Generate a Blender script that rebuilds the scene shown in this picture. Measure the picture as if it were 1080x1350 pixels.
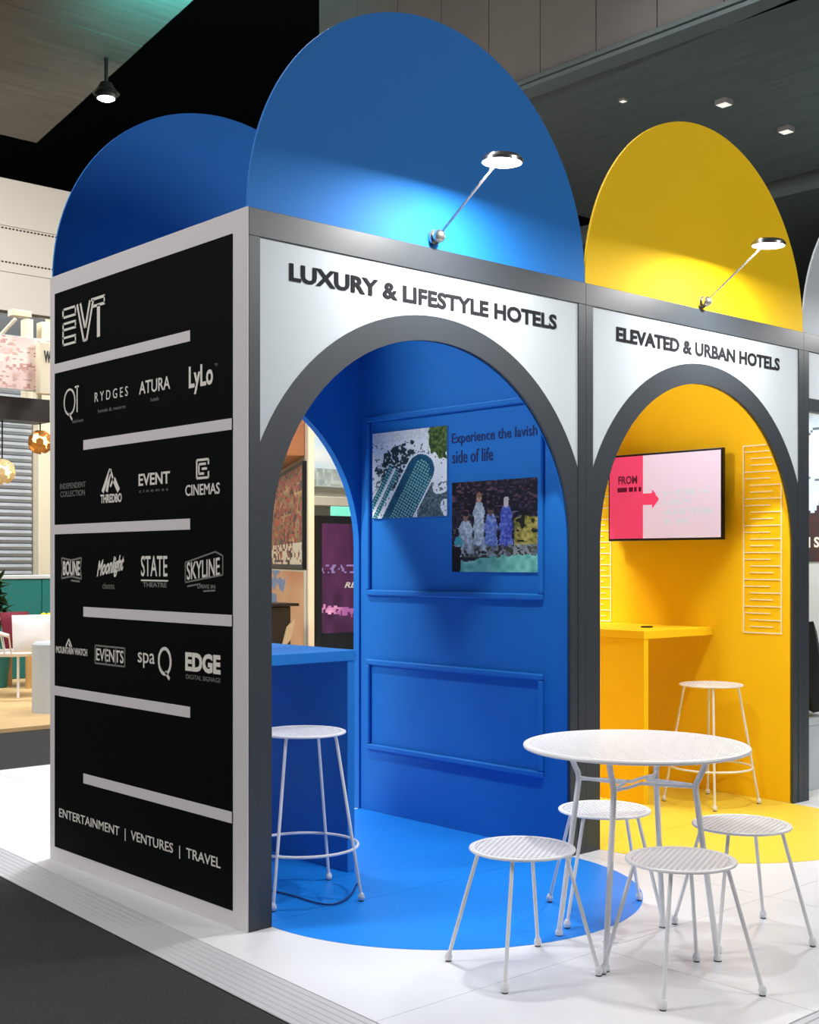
import bpy, bmesh, math, random
from mathutils import Vector, Matrix
from mathutils.geometry import delaunay_2d_cdt
random.seed(7)
for o in list(bpy.data.objects): bpy.data.objects.remove(o)
S = bpy.context.scene
COL = S.collection

# ------------------------------------------------------------------ camera
F_PX = 1669.75; YAW = math.radians(48.0085); EYE = (-2.604, -3.753, 1.327); HOR = 741.0
cam_d = bpy.data.cameras.new('camera'); cam = bpy.data.objects.new('camera', cam_d); COL.objects.link(cam)
cam.location = EYE; cam.rotation_euler = (math.pi/2, 0, YAW - math.pi/2)
cam_d.sensor_fit = 'HORIZONTAL'; cam_d.sensor_width = 36; cam_d.lens = F_PX/1080*36
cam_d.shift_y = (HOR-675)/1080; cam_d.clip_end = 200
S.camera = cam

# ------------------------------------------------------------------ world, view, large lights
w = bpy.data.worlds.new('hall_dark'); S.world = w; w.use_nodes = True
w.node_tree.nodes['Background'].inputs[0].default_value = (0.55, 0.68, 0.8, 1)
w.node_tree.nodes['Background'].inputs[1].default_value = 0.015
vs = S.view_settings; vs.view_transform = 'Standard'; vs.look = 'None'; vs.gamma = 1; vs.use_curve_mapping = False
vs.exposure = 0.0
def area(name, loc, size, power, col=(1, 1, 1), tgt=None, spread=180):
    d = bpy.data.lights.new(name, 'AREA'); d.shape = 'DISK'; d.size = size; d.energy = power; d.color = col; d.spread = math.radians(spread)
    o = bpy.data.objects.new(name, d); COL.objects.link(o); o.location = loc
    if tgt is not None:
        o.rotation_euler = (Vector(tgt)-Vector(loc)).to_track_quat('-Z', 'Y').to_euler()
    return o
def spot(name, loc, tgt, power, ang=60, blend=.5, col=(1, 1, 1), r=.1):
    d = bpy.data.lights.new(name, 'SPOT'); d.energy = power; d.spot_size = math.radians(ang); d.spot_blend = blend; d.color = col; d.shadow_soft_size = r
    o = bpy.data.objects.new(name, d); COL.objects.link(o); o.location = loc
    o.rotation_euler = (Vector(tgt)-Vector(loc)).to_track_quat('-Z', 'Y').to_euler()
    return o
# unseen fill lights added above the aisle and the stands, no fixtures modelled
area('hall_fill', (-6.5, 3.2, 6.6), 2.5, 560, (1, .97, .95), (0, .8, 1.2))
area('hall_fill', (4.2, -8.0, 5.4), 2.5, 340, (1, .98, .95), (1.6, 0, 2.4))
area('hall_fill', (2.0, 3.0, 7.6), 2.4, 320, (.95, .98, 1), (1.9, 1.0, 0))
area('hall_fill', (-.5, -4.5, 7.6), 2.0, 18, (1, .99, .97), (.6, -1.8, 0), 55)
area('hall_fill', (0.5, 9.0, 5.6), 3.0, 300, (1, .95, .86), (2.5, 12, 0))
p_ = (3.6, 4.6, 4.3)
area('hall_fill', p_, 1.0, 100, (1, .98, .95), (5.6, 6.4, 1.6))  # hidden light added to brighten the divider and painting behind the rear arch
area('hall_fill', (5.0, 7.0, 5.9), 2.0, 200, (1, .93, .82), (4.5, 10, 0))

# ------------------------------------------------------------------ materials
def srgb(c):
    return tuple((x/255/12.92 if x/255 <= .04045 else ((x/255+.055)/1.055)**2.4) for x in c)
MATS = {}
def mat(name, rgb, rough=.5, metal=0, noise=0, nscale=8, bump=0, bscale=80, emit=None, estr=0, spec=.5, stretch=None):
    if name in MATS: return MATS[name]
    m = bpy.data.materials.new(name); m.use_nodes = True; nt = m.node_tree; b = nt.nodes['Principled BSDF']
    c = srgb(rgb); b.inputs['Base Color'].default_value = (*c, 1); b.inputs['Roughness'].default_value = rough
    b.inputs['Metallic'].default_value = metal; b.inputs['Specular IOR Level'].default_value = spec
    tc = nt.nodes.new('ShaderNodeTexCoord')
    src = tc.outputs['Object']
    if stretch:
        mp = nt.nodes.new('ShaderNodeMapping'); mp.inputs['Scale'].default_value = stretch; nt.links.new(src, mp.inputs[0]); src = mp.outputs[0]
    if noise:
        n = nt.nodes.new('ShaderNodeTexNoise'); n.inputs['Scale'].default_value = nscale; n.inputs['Detail'].default_value = 6
        nt.links.new(src, n.inputs['Vector'])
        mx = nt.nodes.new('ShaderNodeMix'); mx.data_type = 'RGBA'
        mx.inputs['A'].default_value = (*[max(0, x*(1-noise)) for x in c], 1); mx.inputs['B'].default_value = (*[min(1, x*(1+noise)) for x in c], 1)
        nt.links.new(n.outputs['Fac'], mx.inputs['Factor']); nt.links.new(mx.outputs['Result'], b.inputs['Base Color'])
    if bump:
        n2 = nt.nodes.new('ShaderNodeTexNoise'); n2.inputs['Scale'].default_value = bscale; n2.inputs['Detail'].default_value = 3
        nt.links.new(src, n2.inputs['Vector'])
        bp = nt.nodes.new('ShaderNodeBump'); bp.inputs['Strength'].default_value = bump; bp.inputs['Distance'].default_value = .01
        nt.links.new(n2.outputs['Fac'], bp.inputs['Height']); nt.links.new(bp.outputs['Normal'], b.inputs['Normal'])
    if emit:
        b.inputs['Emission Color'].default_value = (*srgb(emit), 1); b.inputs['Emission Strength'].default_value = estr
    MATS[name] = m; return m
def print_mat(name, rough=.45, estr=0):
    """flat print: colours come from the mesh's own colour attribute"""
    if name in MATS: return MATS[name]
    m = bpy.data.materials.new(name); m.use_nodes = True; nt = m.node_tree; b = nt.nodes['Principled BSDF']
    a = nt.nodes.new('ShaderNodeVertexColor'); a.layer_name = 'print'
    nt.links.new(a.outputs['Color'], b.inputs['Base Color']); b.inputs['Roughness'].default_value = rough
    if estr:
        nt.links.new(a.outputs['Color'], b.inputs['Emission Color']); b.inputs['Emission Strength'].default_value = estr
    MATS[name] = m; return m
BLUE = mat('blue_paint', (28, 117, 200), .66, spec=.25, noise=.03, nscale=2, bump=.02, bscale=40)
YEL = mat('yellow_paint', (255, 206, 22), .7, spec=.2, noise=.03, nscale=2, bump=.02, bscale=40)
BLUEV = mat('blue_vinyl', (16, 130, 228), .42, noise=.05, nscale=1.5, bump=.02, bscale=20)
YELV = mat('yellow_vinyl', (232, 204, 66), .45, noise=.05, nscale=1.5, bump=.02, bscale=20)
GREY = mat('charcoal_frame', (50, 56, 63), .45, noise=.05, nscale=3)
GREYD = mat('charcoal_seam', (30, 33, 36), .5, noise=.05)
WPAN = mat('white_panel', (194, 202, 208), .85, noise=.015, nscale=2, spec=.1)
WFRAME = mat('white_side_frame', (214, 210, 212), .5, noise=.02, nscale=2)
BLACKG = mat('black_graphic', (5, 8, 10), .7, noise=.1, nscale=2, spec=.06)
LOGO = mat('logo_white', (225, 222, 214), .5, noise=.02)
LOGOD = mat('logo_dim', (120, 120, 116), .5, noise=.02)
LETTER = mat('charcoal_lettering', (44, 44, 47), .95, noise=.05, spec=.05)
NAVYT = mat('navy_lettering', (16, 42, 104), .5, noise=.05)
WFLOOR = mat('white_floor_panel', (220, 222, 226), .36, noise=.025, nscale=1.3, bump=.02, bscale=12)
JOINT = mat('floor_joint', (150, 152, 155), .7, noise=.1)
RAMP = mat('ramp_plastic', (186, 188, 193), .45, noise=.03)
CARPET = mat('charcoal_carpet', (44, 45, 48), .95, noise=.95, nscale=110, bump=.8, bscale=220)
WMETAL = mat('white_metal', (226, 226, 229), .35, noise=.02, bump=.01)
FOOTD = mat('dark_foot_pad', (60, 58, 56), .6, noise=.1)
CHROME = mat('brushed_steel', (190, 188, 182), .25, .9, noise=.05, nscale=20)
LAMPG = mat('lamp_glass', (255, 255, 250), .3, emit=(255, 252, 244), estr=40, noise=.01)
BLACKP = mat('black_plastic', (16, 16, 18), .4, noise=.1)
CONC = mat('board_marked_concrete', (112, 124, 126), .85, noise=.3, nscale=3, bump=.4, bscale=6, stretch=(6, .5, 1))
CONCX = mat('board_marked_concrete_slab', (104, 102, 98), .85, noise=.35, nscale=3, bump=.4, bscale=6, stretch=(.5, 6, 1))
CONC2 = mat('fascia_concrete', (158, 154, 152), .8, noise=.12, nscale=1.5, bump=.15, bscale=10)
VOID = mat('black_ceiling_void', (6, 6, 7), .9, noise=.2)
STRIPM = mat('aluminium_strip', (150, 165, 168), .4, .3, noise=.1)

# ------------------------------------------------------------------ mesh helpers
def tag(o, label=None, cat=None, group=None, kind=None):
    if label: o['label'] = label
    if cat: o['category'] = cat
    if group: o['group'] = group
    if kind: o['kind'] = kind
    return o
def empty(name, loc=(0, 0, 0), rz=0, label=None, cat=None, group=None):
    o = bpy.data.objects.new(name, None); COL.objects.link(o); o.location = loc; o.rotation_euler = (0, 0, rz); o.empty_display_size = .1
    return tag(o, label, cat, group)
def link(name, me, m, parent=None):
    o = bpy.data.objects.new(name, me); COL.objects.link(o)
    if m is not None and not me.materials: me.materials.append(m)
    if parent is not None: o.parent = parent
    return o
def fin(name, bm, m, parent=None, smooth=False, normals=True):
    if normals: bmesh.ops.recalc_face_normals(bm, faces=bm.faces)
    me = bpy.data.meshes.new(name); bm.to_mesh(me); bm.free()
    if smooth:
        for p in me.polygons: p.use_smooth = True
        try: me.set_sharp_from_angle(angle=math.radians(40))
        except Exception: pass
    return link(name, me, m, parent)
def bbox(bm, x0, x1, y0, y1, z0, z1, bev=0, M=None):
    r = bmesh.ops.create_cube(bm, size=1)
    vs_ = r['verts']
    for v in vs_:
        v.co = Vector(((x0+x1)/2+v.co.x*(x1-x0), (y0+y1)/2+v.co.y*(y1-y0), (z0+z1)/2+v.co.z*(z1-z0)))
    if bev:
        es = list({e for v in vs_ for e in v.link_edges})
        rr = bmesh.ops.bevel(bm, geom=es, offset=bev, segments=1, affect='EDGES'); vs_ = list({v for f in rr['faces'] for v in f.verts} | {v for v in vs_ if v.is_valid})
    if M is not None: bmesh.ops.transform(bm, matrix=M, verts=vs_)
def box(name, x0, x1, y0, y1, z0, z1, m, parent=None, bev=.002):
    bm = bmesh.new(); bbox(bm, x0, x1, y0, y1, z0, z1, bev); return fin(name, bm, m, parent)
def prism(name, pts, d, m, parent=None, fr=lambda a, b, c: (a, c, b)):
    """2D outline (a,b) extruded over c in d=(c0,c1); fr maps (a,b,c)->xyz"""
    q = []
    for p in pts:
        if not q or math.hypot(p[0]-q[-1][0], p[1]-q[-1][1]) > 1e-6: q.append(p)
    if math.hypot(q[0][0]-q[-1][0], q[0][1]-q[-1][1]) < 1e-6: q.pop()
    pts = q; n = len(pts)
    bm = bmesh.new()
    v0 = [bm.verts.new(fr(a, b, d[0])) for a, b in pts]; v1 = [bm.verts.new(fr(a, b, d[1])) for a, b in pts]
    if n <= 4: tri = [tuple(range(n))]
    else:
        r = delaunay_2d_cdt([Vector(p) for p in pts], [(i, (i+1) % n) for i in range(n)], [], 1, 1e-7)
        og = [x[0] for x in r[3]]; tri = [tuple(og[i] for i in f) for f in r[2]]
    for f in tri:
        bm.faces.new([v0[i] for i in f]); bm.faces.new([v1[i] for i in f[::-1]])
    for i in range(n): bm.faces.new((v0[i], v0[(i+1) % n], v1[(i+1) % n], v1[i]))
    return fin(name, bm, m, parent)
FRONT = lambda a, b, c: (a, c, b)       # a=x, b=z, c=y
SIDE = lambda a, b, c: (c, a, b)        # a=y, b=z, c=x
TOP = lambda a, b, c: (a, b, c)
def tube_bm(bm, pts, r, seg=8, closed=False, cap=True):
    pts = [Vector(p) for p in pts]; n = len(pts); rings = []
    ref = None
    for i, p in enumerate(pts):
        if closed: t = pts[(i+1) % n]-pts[i-1]
        else: t = pts[min(i+1, n-1)]-pts[max(i-1, 0)]
        t.normalize()
        if ref is None: ref = Vector((0, 0, 1)) if abs(t.z) < .9 else Vector((1, 0, 0))
        u = ref - t*ref.dot(t)
        if u.length < 1e-4: u = t.orthogonal()
        u.normalize(); ref = u; v = t.cross(u)
        rr = r[i] if isinstance(r, (list, tuple)) else r
        rings.append([bm.verts.new(p+(u*math.cos(k*2*math.pi/seg)+v*math.sin(k*2*math.pi/seg))*rr) for k in range(seg)])
    m_ = n if closed else n-1
    for i in range(m_):
        a, b = rings[i], rings[(i+1) % n]
        for k in range(seg): bm.faces.new((a[k], a[(k+1) % seg], b[(k+1) % seg], b[k]))
    if cap and not closed: bm.faces.new(rings[0][::-1]); bm.faces.new(rings[-1])
def tube(name, pts, r, m, parent=None, seg=8, closed=False):
    bm = bmesh.new(); tube_bm(bm, pts, r, seg, closed); return fin(name, bm, m, parent, True)
def lathe(name, prof, m, parent=None, seg=24, loc=(0, 0, 0), smooth=True):
    bm = bmesh.new(); rings = []
    for r, z in prof:
        if r < 1e-5: rings.append([bm.verts.new((loc[0], loc[1], loc[2]+z))])
        else: rings.append([bm.verts.new((loc[0]+r*math.cos(2*math.pi*k/seg), loc[1]+r*math.sin(2*math.pi*k/seg), loc[2]+z)) for k in range(seg)])
    for a, b in zip(rings, rings[1:]):
        for k in range(seg):
            k2 = (k+1) % seg
            if len(a) == 1 and len(b) == 1: continue
            if len(a) == 1: bm.faces.new((a[0], b[k], b[k2]))
            elif len(b) == 1: bm.faces.new((a[k], b[0], a[k2]))
            else: bm.faces.new((a[k], b[k], b[k2], a[k2]))
    if len(rings[0]) > 1: bm.faces.new(rings[0][::-1])
    if len(rings[-1]) > 1: bm.faces.new(rings[-1])
    return fin(name, bm, m, parent, smooth)
def copy_tree(o, parent=None):
    c = o.copy(); COL.objects.link(c); c.parent = parent
    for ch in list(o.children): copy_tree(ch, c)
    return c
def text(body, u0, u1, v0, v1, fr, d, m, parent, name='lettering', bold=0.0, shear=0.0, space=1.0, slope=0.0):
    """lettering fitted into the box u0..u1 (reading direction), v0..v1 (height); fr maps (u,v,c)->xyz"""
    c = bpy.data.curves.new('tmp', 'FONT'); c.body = body; c.resolution_u = 3; c.offset = bold; c.shear = shear; c.space_character = space
    t = bpy.data.objects.new('tmp', c); COL.objects.link(t)
    bpy.context.view_layer.update()
    me0 = bpy.data.meshes.new_from_object(t.evaluated_get(bpy.context.evaluated_depsgraph_get()))
    bpy.data.objects.remove(t); bpy.data.curves.remove(c)
    P = [v.co.copy() for v in me0.vertices]; Fs = [tuple(p.vertices) for p in me0.polygons]; bpy.data.meshes.remove(me0)
    xs = [p.x for p in P]; ys = [p.y for p in P]; x0, x1, y0, y1 = min(xs), max(xs), min(ys), max(ys)
    # one mesh per word: islands of faces sorted along the line, cut at the wide gaps
    par = list(range(len(P)))
    def find(i):
        while par[i] != i: par[i] = par[par[i]]; i = par[i]
        return i
    for f in Fs:
        for i in f[1:]: par[find(i)] = find(f[0])
    isl = {}
    for i, p in enumerate(P): isl.setdefault(find(i), []).append(i)
    spans = sorted((min(P[i].x for i in g), max(P[i].x for i in g), k) for k, g in isl.items())
    words = []; end = None
    for a, b, k in spans:
        if end is None or a-end > .2*space: words.append(set()); end = b
        words[-1].add(k); end = max(end, b)
    out = []
    allP, allF = P, Fs
    for wset in words:
        idx = {}; P = []
        for i, p in enumerate(allP):
            if find(i) in wset: idx[i] = len(P); P.append(p)
        Fs = [tuple(idx[i] for i in f) for f in allF if f[0] in idx]
        out.append(_extr(name, P, Fs, (x0, x1, y0, y1), (u0, u1, v0, v1), slope, fr, d, m, parent))
    return out[0]
def _extr(name, P, Fs, bb_, uv, slope, fr, d, m, parent):
    x0, x1, y0, y1 = bb_; u0, u1, v0, v1 = uv
    n = len(P); V = []
    for dd in d:
        for p in P:
            s = (p.x-x0)/(x1-x0); u = u0+s*(u1-u0); q = v0+(p.y-y0)/(y1-y0)*(v1-v0)+slope*s
            V.append(fr(u, q, dd))
    cnt = {}
    for f in Fs:
        for a, b in zip(f, f[1:]+f[:1]): cnt[(a, b)] = 1
    FF = [f for f in Fs]+[tuple(i+n for i in f[::-1]) for f in Fs]
    FF += [(b, a, a+n, b+n) for (a, b) in cnt if (b, a) not in cnt]
    me = bpy.data.meshes.new(name); me.from_pydata(V, [], FF); me.update()
    bm = bmesh.new(); bm.from_mesh(me); bmesh.ops.recalc_face_normals(bm, faces=bm.faces); bm.to_mesh(me); bm.free()
    return link(name, me, m, parent)
def strokes(segs, wd, fr, d, m, parent, name='logo'):
    """logo drawn from straight strokes [(u0,v0,u1,v1)] of width wd"""
    bm = bmesh.new()
    for s in segs:
        ww = s[4] if len(s) > 4 else wd
        a = Vector((s[0], s[1])); b = Vector((s[2], s[3])); t = (b-a)
        if t.length < 1e-6: continue
        t.normalize(); nrm = Vector((-t.y, t.x))*ww/2
        q = [a+nrm, b+nrm, b-nrm, a-nrm]
        v0 = [bm.verts.new(fr(p.x, p.y, d[0])) for p in q]; v1 = [bm.verts.new(fr(p.x, p.y, d[1])) for p in q]
        bm.faces.new(v0); bm.faces.new(v1[::-1])
        for i in range(4): bm.faces.new((v0[i], v0[(i+1) % 4], v1[(i+1) % 4], v1[i]))
    return fin(name, bm, m, parent)
def hsh(i, j, s=0):
    n = (i*374761393+j*668265263+s*974711) & 0xffffffff; n = ((n ^ (n >> 13))*1274126177) & 0xffffffff
    return ((n ^ (n >> 16)) & 0xffff)/65535
def vnoise(x, y, s=0):
    i, j = math.floor(x), math.floor(y); fx, fy = x-i, y-j; fx = fx*fx*(3-2*fx); fy = fy*fy*(3-2*fy)
    return (hsh(i, j, s)*(1-fx)+hsh(i+1, j, s)*fx)*(1-fy)+(hsh(i, j+1, s)*(1-fx)+hsh(i+1, j+1, s)*fx)*fy
def printed(name, u0, u1, v0, v1, fr, c, nu, nv, fn, m, parent):
    """flat print: a grid of faces coloured by fn(s,t), s along u, t from the top down"""
    V = []; Fc = []
    for j in range(nv+1):
        for i in range(nu+1): V.append(fr(u0+(u1-u0)*i/nu, v1+(v0-v1)*j/nv, c))
    for j in range(nv):
        for i in range(nu): a = j*(nu+1)+i; Fc.append((a, a+nu+1, a+nu+2, a+1))
    me = bpy.data.meshes.new(name); me.from_pydata(V, [], Fc)
    at = me.color_attributes.new('print', 'FLOAT_COLOR', 'CORNER')
    k = 0
    for j in range(nv):
        for i in range(nu):
            col = (*srgb(fn((i+.5)/nu, (j+.5)/nv)), 1)
            for _ in range(4): at.data[k].color = col; k += 1
    me.update(); return link(name, me, m, parent)
def perforated(name, R, z, m, parent, cell=.0135, hole=.56, th=.0025):
    """round sheet punched with a lattice of square holes, with a solid rolled rim"""
    V = []; Fc = []; h = cell/2; k = h*hole; N = int(R/cell*1.5)+2
    c45 = math.cos(math.pi/4)
    for i in range(-N, N+1):
        for j in range(-N, N+1):
            cx, cy = (i*c45-j*c45)*cell, (i*c45+j*c45)*cell
            if math.hypot(cx, cy)+cell*.71 > R-.002: continue
            b = len(V)
            for zz in (z, z-th):
                for q in (h, k):
                    for sx, sy in ((-1, -1), (1, -1), (1, 1), (-1, 1)):
                        x, y = sx*q, sy*q
                        V.append((cx+(x-y)*c45, cy+(x+y)*c45, zz))
            for e in range(4):
                e2 = (e+1) % 4
                Fc.append((b+e, b+e2, b+4+e2, b+4+e)); Fc.append((b+8+e2, b+8+e, b+12+e, b+12+e2)); Fc.append((b+4+e, b+4+e2, b+12+e2, b+12+e))
    me = bpy.data.meshes.new(name); me.from_pydata(V, [], Fc); me.update()
    return link(name, me, m, parent)

def arc(cx, cz, r, a0, a1, n):
    return [(cx+r*math.cos(math.radians(a0+(a1-a0)*i/n)), cz+r*math.sin(math.radians(a0+(a1-a0)*i/n))) for i in range(n+1)]
def at(x, y, d):
    l = (x-540)/F_PX; u = -(y-HOR)/F_PX; ca, sa = math.cos(YAW), math.sin(YAW)
    return Vector((EYE[0]+d*(ca+l*sa), EYE[1]+d*(sa-l*ca), EYE[2]+d*u))

def aty(x, y, Y):
    l = (x-540)/F_PX; d = (Y-EYE[1])/(math.sin(YAW)-l*math.cos(YAW)); return at(x, y, d)

# ================================================================== SETTING
ZC = -.035
fl = box('floor', -14, 26, -14, 30, ZC-.1, ZC, CARPET, bev=0); tag(fl, 'charcoal speckled hall carpet around the white stand platform', 'floor', kind='structure')
# white stand platform of square sheets
plat = empty('platform', (0, 0, 0), 0, 'white raised stand platform of large floor sheets with fine joints', 'floor'); plat['kind'] = 'structure'
def edge_x(y): return -.235+(-.085+.235)*(y+.99)/(1.887+.99)-.0
prism('platform_core', [(edge_x(-1.78)+.004, -1.776), (9.2, -1.776), (9.2, 4.0), (edge_x(4.0)+.004, 4.0)], (ZC, -.004), JOINT, plat, TOP)
xs = [None, .79, 1.82, 2.85, 3.88, 4.91, 5.94, 6.97, 8.0, 9.2]; ysn = [-1.776, -.97, .06, 1.09, 2.12, 3.15, 4.0]
for i in range(len(xs)-1):
    for j in range(len(ysn)-1):
        y0, y1 = ysn[j]+.0012, ysn[j+1]-.0012
        if xs[i] is None: pts = [(edge_x(y0)+.004, y0), (xs[1]-.0012, y0), (xs[1]-.0012, y1), (edge_x(y1)+.004, y1)]
        else: pts = [(xs[i]+.0012, y0), (xs[i+1]-.0012, y0), (xs[i+1]-.0012, y1), (xs[i]+.0012, y1)]
        prism('floor_panel', pts, (-.004, 0), WFLOOR, plat, TOP)
def ramp(name, p0, p1, out, wdt, label):
    """ribbed edging ramp from the platform edge p0-p1 down to the carpet, out = outward unit vector"""
    prof = []; n = 7
    for k in range(n):
        s0, s1 = k/n, (k+1)/n; z0, z1 = -.001-(.031)*s0, -.001-(.031)*s1
        prof += [(s0*wdt, z0), (s1*wdt-.006, z1+.001), (s1*wdt-.004, z1-.002)]
    prof += [(wdt, ZC+.001), (0, ZC+.001)]
    bm = bmesh.new(); A = []; B = []
    for s, z in prof:
        A.append(bm.verts.new((p0[0]+out[0]*s, p0[1]+out[1]*s, z))); B.append(bm.verts.new((p1[0]+out[0]*s, p1[1]+out[1]*s, z)))
    bm.faces.new(A); bm.faces.new(B[::-1]); n2 = len(prof)
    for i in range(n2): bm.faces.new((A[i], A[(i+1) % n2], B[(i+1) % n2], B[i]))
    o = fin(name, bm, RAMP); tag(o, label, 'ramp', kind='structure'); return o
ramp('trim_1', (edge_x(-1.78), -1.78), (edge_x(4.0), 4.0), (-1, .0), .15, 'white ribbed ramp edging along the side of the platform')
ramp('trim_2', (edge_x(-1.78), -1.781), (9.2, -1.781), (0, -1), .17, 'white ribbed ramp edging along the front of the platform')

# ================================================================== BOOTHS
W = 1.857; DEP = 1.54; HT = 2.6; HC = W/2
def opening(x0, n=40):
    cx = x0+HC; ri = .825
    return [(cx+ri, 0)]+arc(cx, 1.40, ri, 0, 180, n)+[(cx-ri, 0)]
def arch_wall(name, x0, y0, y1, m, parent, zt=2.6):
    pts = [(x0, 0), (x0, zt), (x0+W, zt), (x0+W, 0)]+opening(x0)
    return prism(name, pts, (y0, y1), m, parent, FRONT)
def front(booth, x0, title, tx, left_post=True):
    cx = x0+HC; hw = HC-.052; ro = .957; zo = 1.368
    a = math.degrees(math.acos(hw/ro)); za = zo+ro*math.sin(math.radians(a))
    # white infill above the arch
    p = prism('infill_panel', [(cx-hw, 2.5), (cx-hw, za)]+arc(cx, zo, ro, 180-a, a, 40)+[(cx+hw, 2.5)], (.006, .018), WPAN, booth, FRONT)
    text(title, tx[0], tx[1], tx[2], tx[3], FRONT, (.0055, .003), LETTER, p, bold=.03)
    # arch surround
    outer = [(cx+hw, 0), (cx+hw, za)]+arc(cx, zo, ro, a, 180-a, 40)[1:-1]+[(cx-hw, za), (cx-hw, 0)]
    prism('arch_surround', outer+opening(x0)[::-1], (.003, .016), GREY, booth, FRONT)
    arch_wall('inner_lining', x0, .0235, .029, MATS[booth['paint_mat']], booth, 2.49)
    box('post', x0, x0+.051, 0, .023, 0, HT-.1, GREY, booth, .0015); box('post', x0+W-.051, x0+W, 0, .023, 0, HT-.1, GREY, booth, .0015)
    box('top_beam', x0, x0+W, 0, .055, HT-.1, HT, GREY, booth, .0015)
def header(booth, x0, y0, y1, m):
    return prism('header_board', arc(x0+HC, HT+.001, HC-.001, 0, 180, 64), (y0, y1), m, booth, FRONT)

bb = empty('blue_booth', (0, 0, 0), 0, 'blue arched exhibition booth with black logo wall on its side', 'booth'); bb['paint_mat'] = 'blue_paint'
front(bb, 0, 'LUXURY & LIFESTYLE HOTELS', (.185, 1.661, 2.362, 2.428))
header(bb, 0, .006, .018, BLUE); header(bb, 0, DEP-.018, DEP-.006, BLUE)
arch_wall('back_wall', 0, DEP-.045, DEP, BLUE, bb)
part = box('partition_wall', 1.765, W-.001, .0295, DEP-.046, 0, HT, BLUE, bb, .001)
# picture-frame mouldings on the partition
for (z0, z1) in ((1.15, 2.1), (.33, .81)):
    for (a0, a1, b0, b1) in ((.17, 1.435, z1-.03, z1), (.17, 1.435, z0, z0+.03), (.17, .2, z0+.03, z1-.03), (1.405, 1.435, z0+.03, z1-.03)):
        bm = bmesh.new(); bbox(bm, 1.745, 1.765, a0, a1, b0, b1, .006); fin('moulding', bm, BLUE, part)
PFR = lambda u, v, c: (c, -u, v)       # reading on a wall that faces -x : u = -y
text('Experience the lavish', -.785, -.215, 1.9, 1.965, PFR, (1.7645, 1.762), NAVYT, part, bold=.004)
text('side of life', -.782, -.50, 1.815, 1.88, PFR, (1.7645, 1.762), NAVYT, part, bold=.004)
# side logo wall
side = box('side_panel', -.0, .04, .056, DEP-.046, 0, HT, WFRAME, bb, .001)
edgep = box('corner_edge', -.006, -.0005, 0.0, DEP, 0, HT, WFRAME, bb, .001)
SFR = PFR
box('black_graphic', -.009, -.0062, .092, 1.49, .062, 2.519, BLACKG, edgep, .0005)
for k in range(6):
    z = 2.185-.357*k
    y0, y1 = ((.371, 1.4905) if k % 2 == 0 else (.0915, 1.218))
    box('divider_bar', -.0115, -.0092, y0, y1, z-.021, z+.021, WFRAME, edgep, .0005)
D = (-.0092, -.011)
def T(body, ya, yb, z0, z1, m=LOGO, **k): return text(body, -ya, -yb, z0, z1, SFR, D, m, edgep, name='logo_lettering', **k)
def K(segs, wd, m=LOGO): return strokes([(-s[0], s[1], -s[2], *s[3:]) for s in segs], wd, SFR, D, m, edgep)
# EVT : letters of doubled strokes
sg = []
for zz in (2.435, 2.40, 2.372, 2.345, 2.31, 2.28):
    sg.append((1.41, zz, 1.285, zz, .010))
sg += [(1.405, 2.44, 1.405, 2.395, .012), (1.405, 2.377, 1.405, 2.275, .012), (1.29, 2.44, 1.29, 2.4, .01), (1.29, 2.37, 1.29, 2.345, .01), (1.29, 2.31, 1.29, 2.28, .01)]
sg += [(1.275, 2.44, 1.215, 2.275, .014), (1.245, 2.44, 1.205, 2.33, .014), (1.13, 2.44, 1.19, 2.275, .014), (1.16, 2.44, 1.2, 2.33, .014), (1.215, 2.277, 1.19, 2.277, .012)]
sg += [(1.15, 2.44, 1.03, 2.44, .012), (1.135, 2.41, 1.03, 2.41, .012), (1.035, 2.44, 1.035, 2.41, .01), (1.085, 2.41, 1.085, 2.275, .026)]
K(sg, .01)
# row 1
def ring(cy, cz, ry, rz, n=20): return [(cy+ry*math.cos(2*math.pi*i/n), cz+rz*math.sin(2*math.pi*i/n), cy+ry*math.cos(2*math.pi*(i+1)/n), cz+rz*math.sin(2*math.pi*(i+1)/n)) for i in range(n)]
K(ring(1.345, 2.025, .05, .055)+[(1.35, 1.975, 1.32, 1.945), (1.295, 2.085, 1.26, 2.085), (1.275, 2.085, 1.275, 1.975)], .009)
T('hotels & resorts', 1.32, 1.22, 1.93, 1.945, LOGOD)
T('R Y D G E S', 1.118, .84, 2.003, 2.043); T('hotels & resorts', 1.09, .86, 1.955, 1.97, LOGOD)
T('ATURA', .75, .515, 1.998, 2.05, bold=.01); T('hotels', .66, .6, 1.962, 1.978, LOGOD)
T('LyLo', .38, .215, 1.96, 2.068, bold=.025); T('TM', .205, .185, 2.05, 2.06, LOGOD)
# row 2
T('INDEPENDENT', 1.435, 1.2, 1.648, 1.672, LOGOD); T('COLLECTION', 1.43, 1.205, 1.613, 1.638, LOGOD)
K([(1.05, 1.62, .985, 1.71, .02), (1.015, 1.62, .985, 1.7, .018), (.985, 1.712, .955, 1.66, .012), (.955, 1.67, .915, 1.62, .024), (.985, 1.64, .955, 1.675, .012)], .012)
T('THREDBO', 1.068, .89, 1.573, 1.61, bold=.03)
T('EVENT', .754, .517, 1.632, 1.68, bold=.02); T('c i n e m a s', .75, .53, 1.605, 1.617, LOGOD)
K([(.325, 1.71, .245, 1.71), (.325, 1.71, .325, 1.642), (.325, 1.642, .245, 1.642), (.245, 1.642, .245, 1.665), (.31, 1.694, .262, 1.694), (.31, 1.694, .31, 1.658), (.31, 1.658, .275, 1.658), (.29, 1.676, .255, 1.676), (.245, 1.71, .245, 1.69)], .009)
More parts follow.
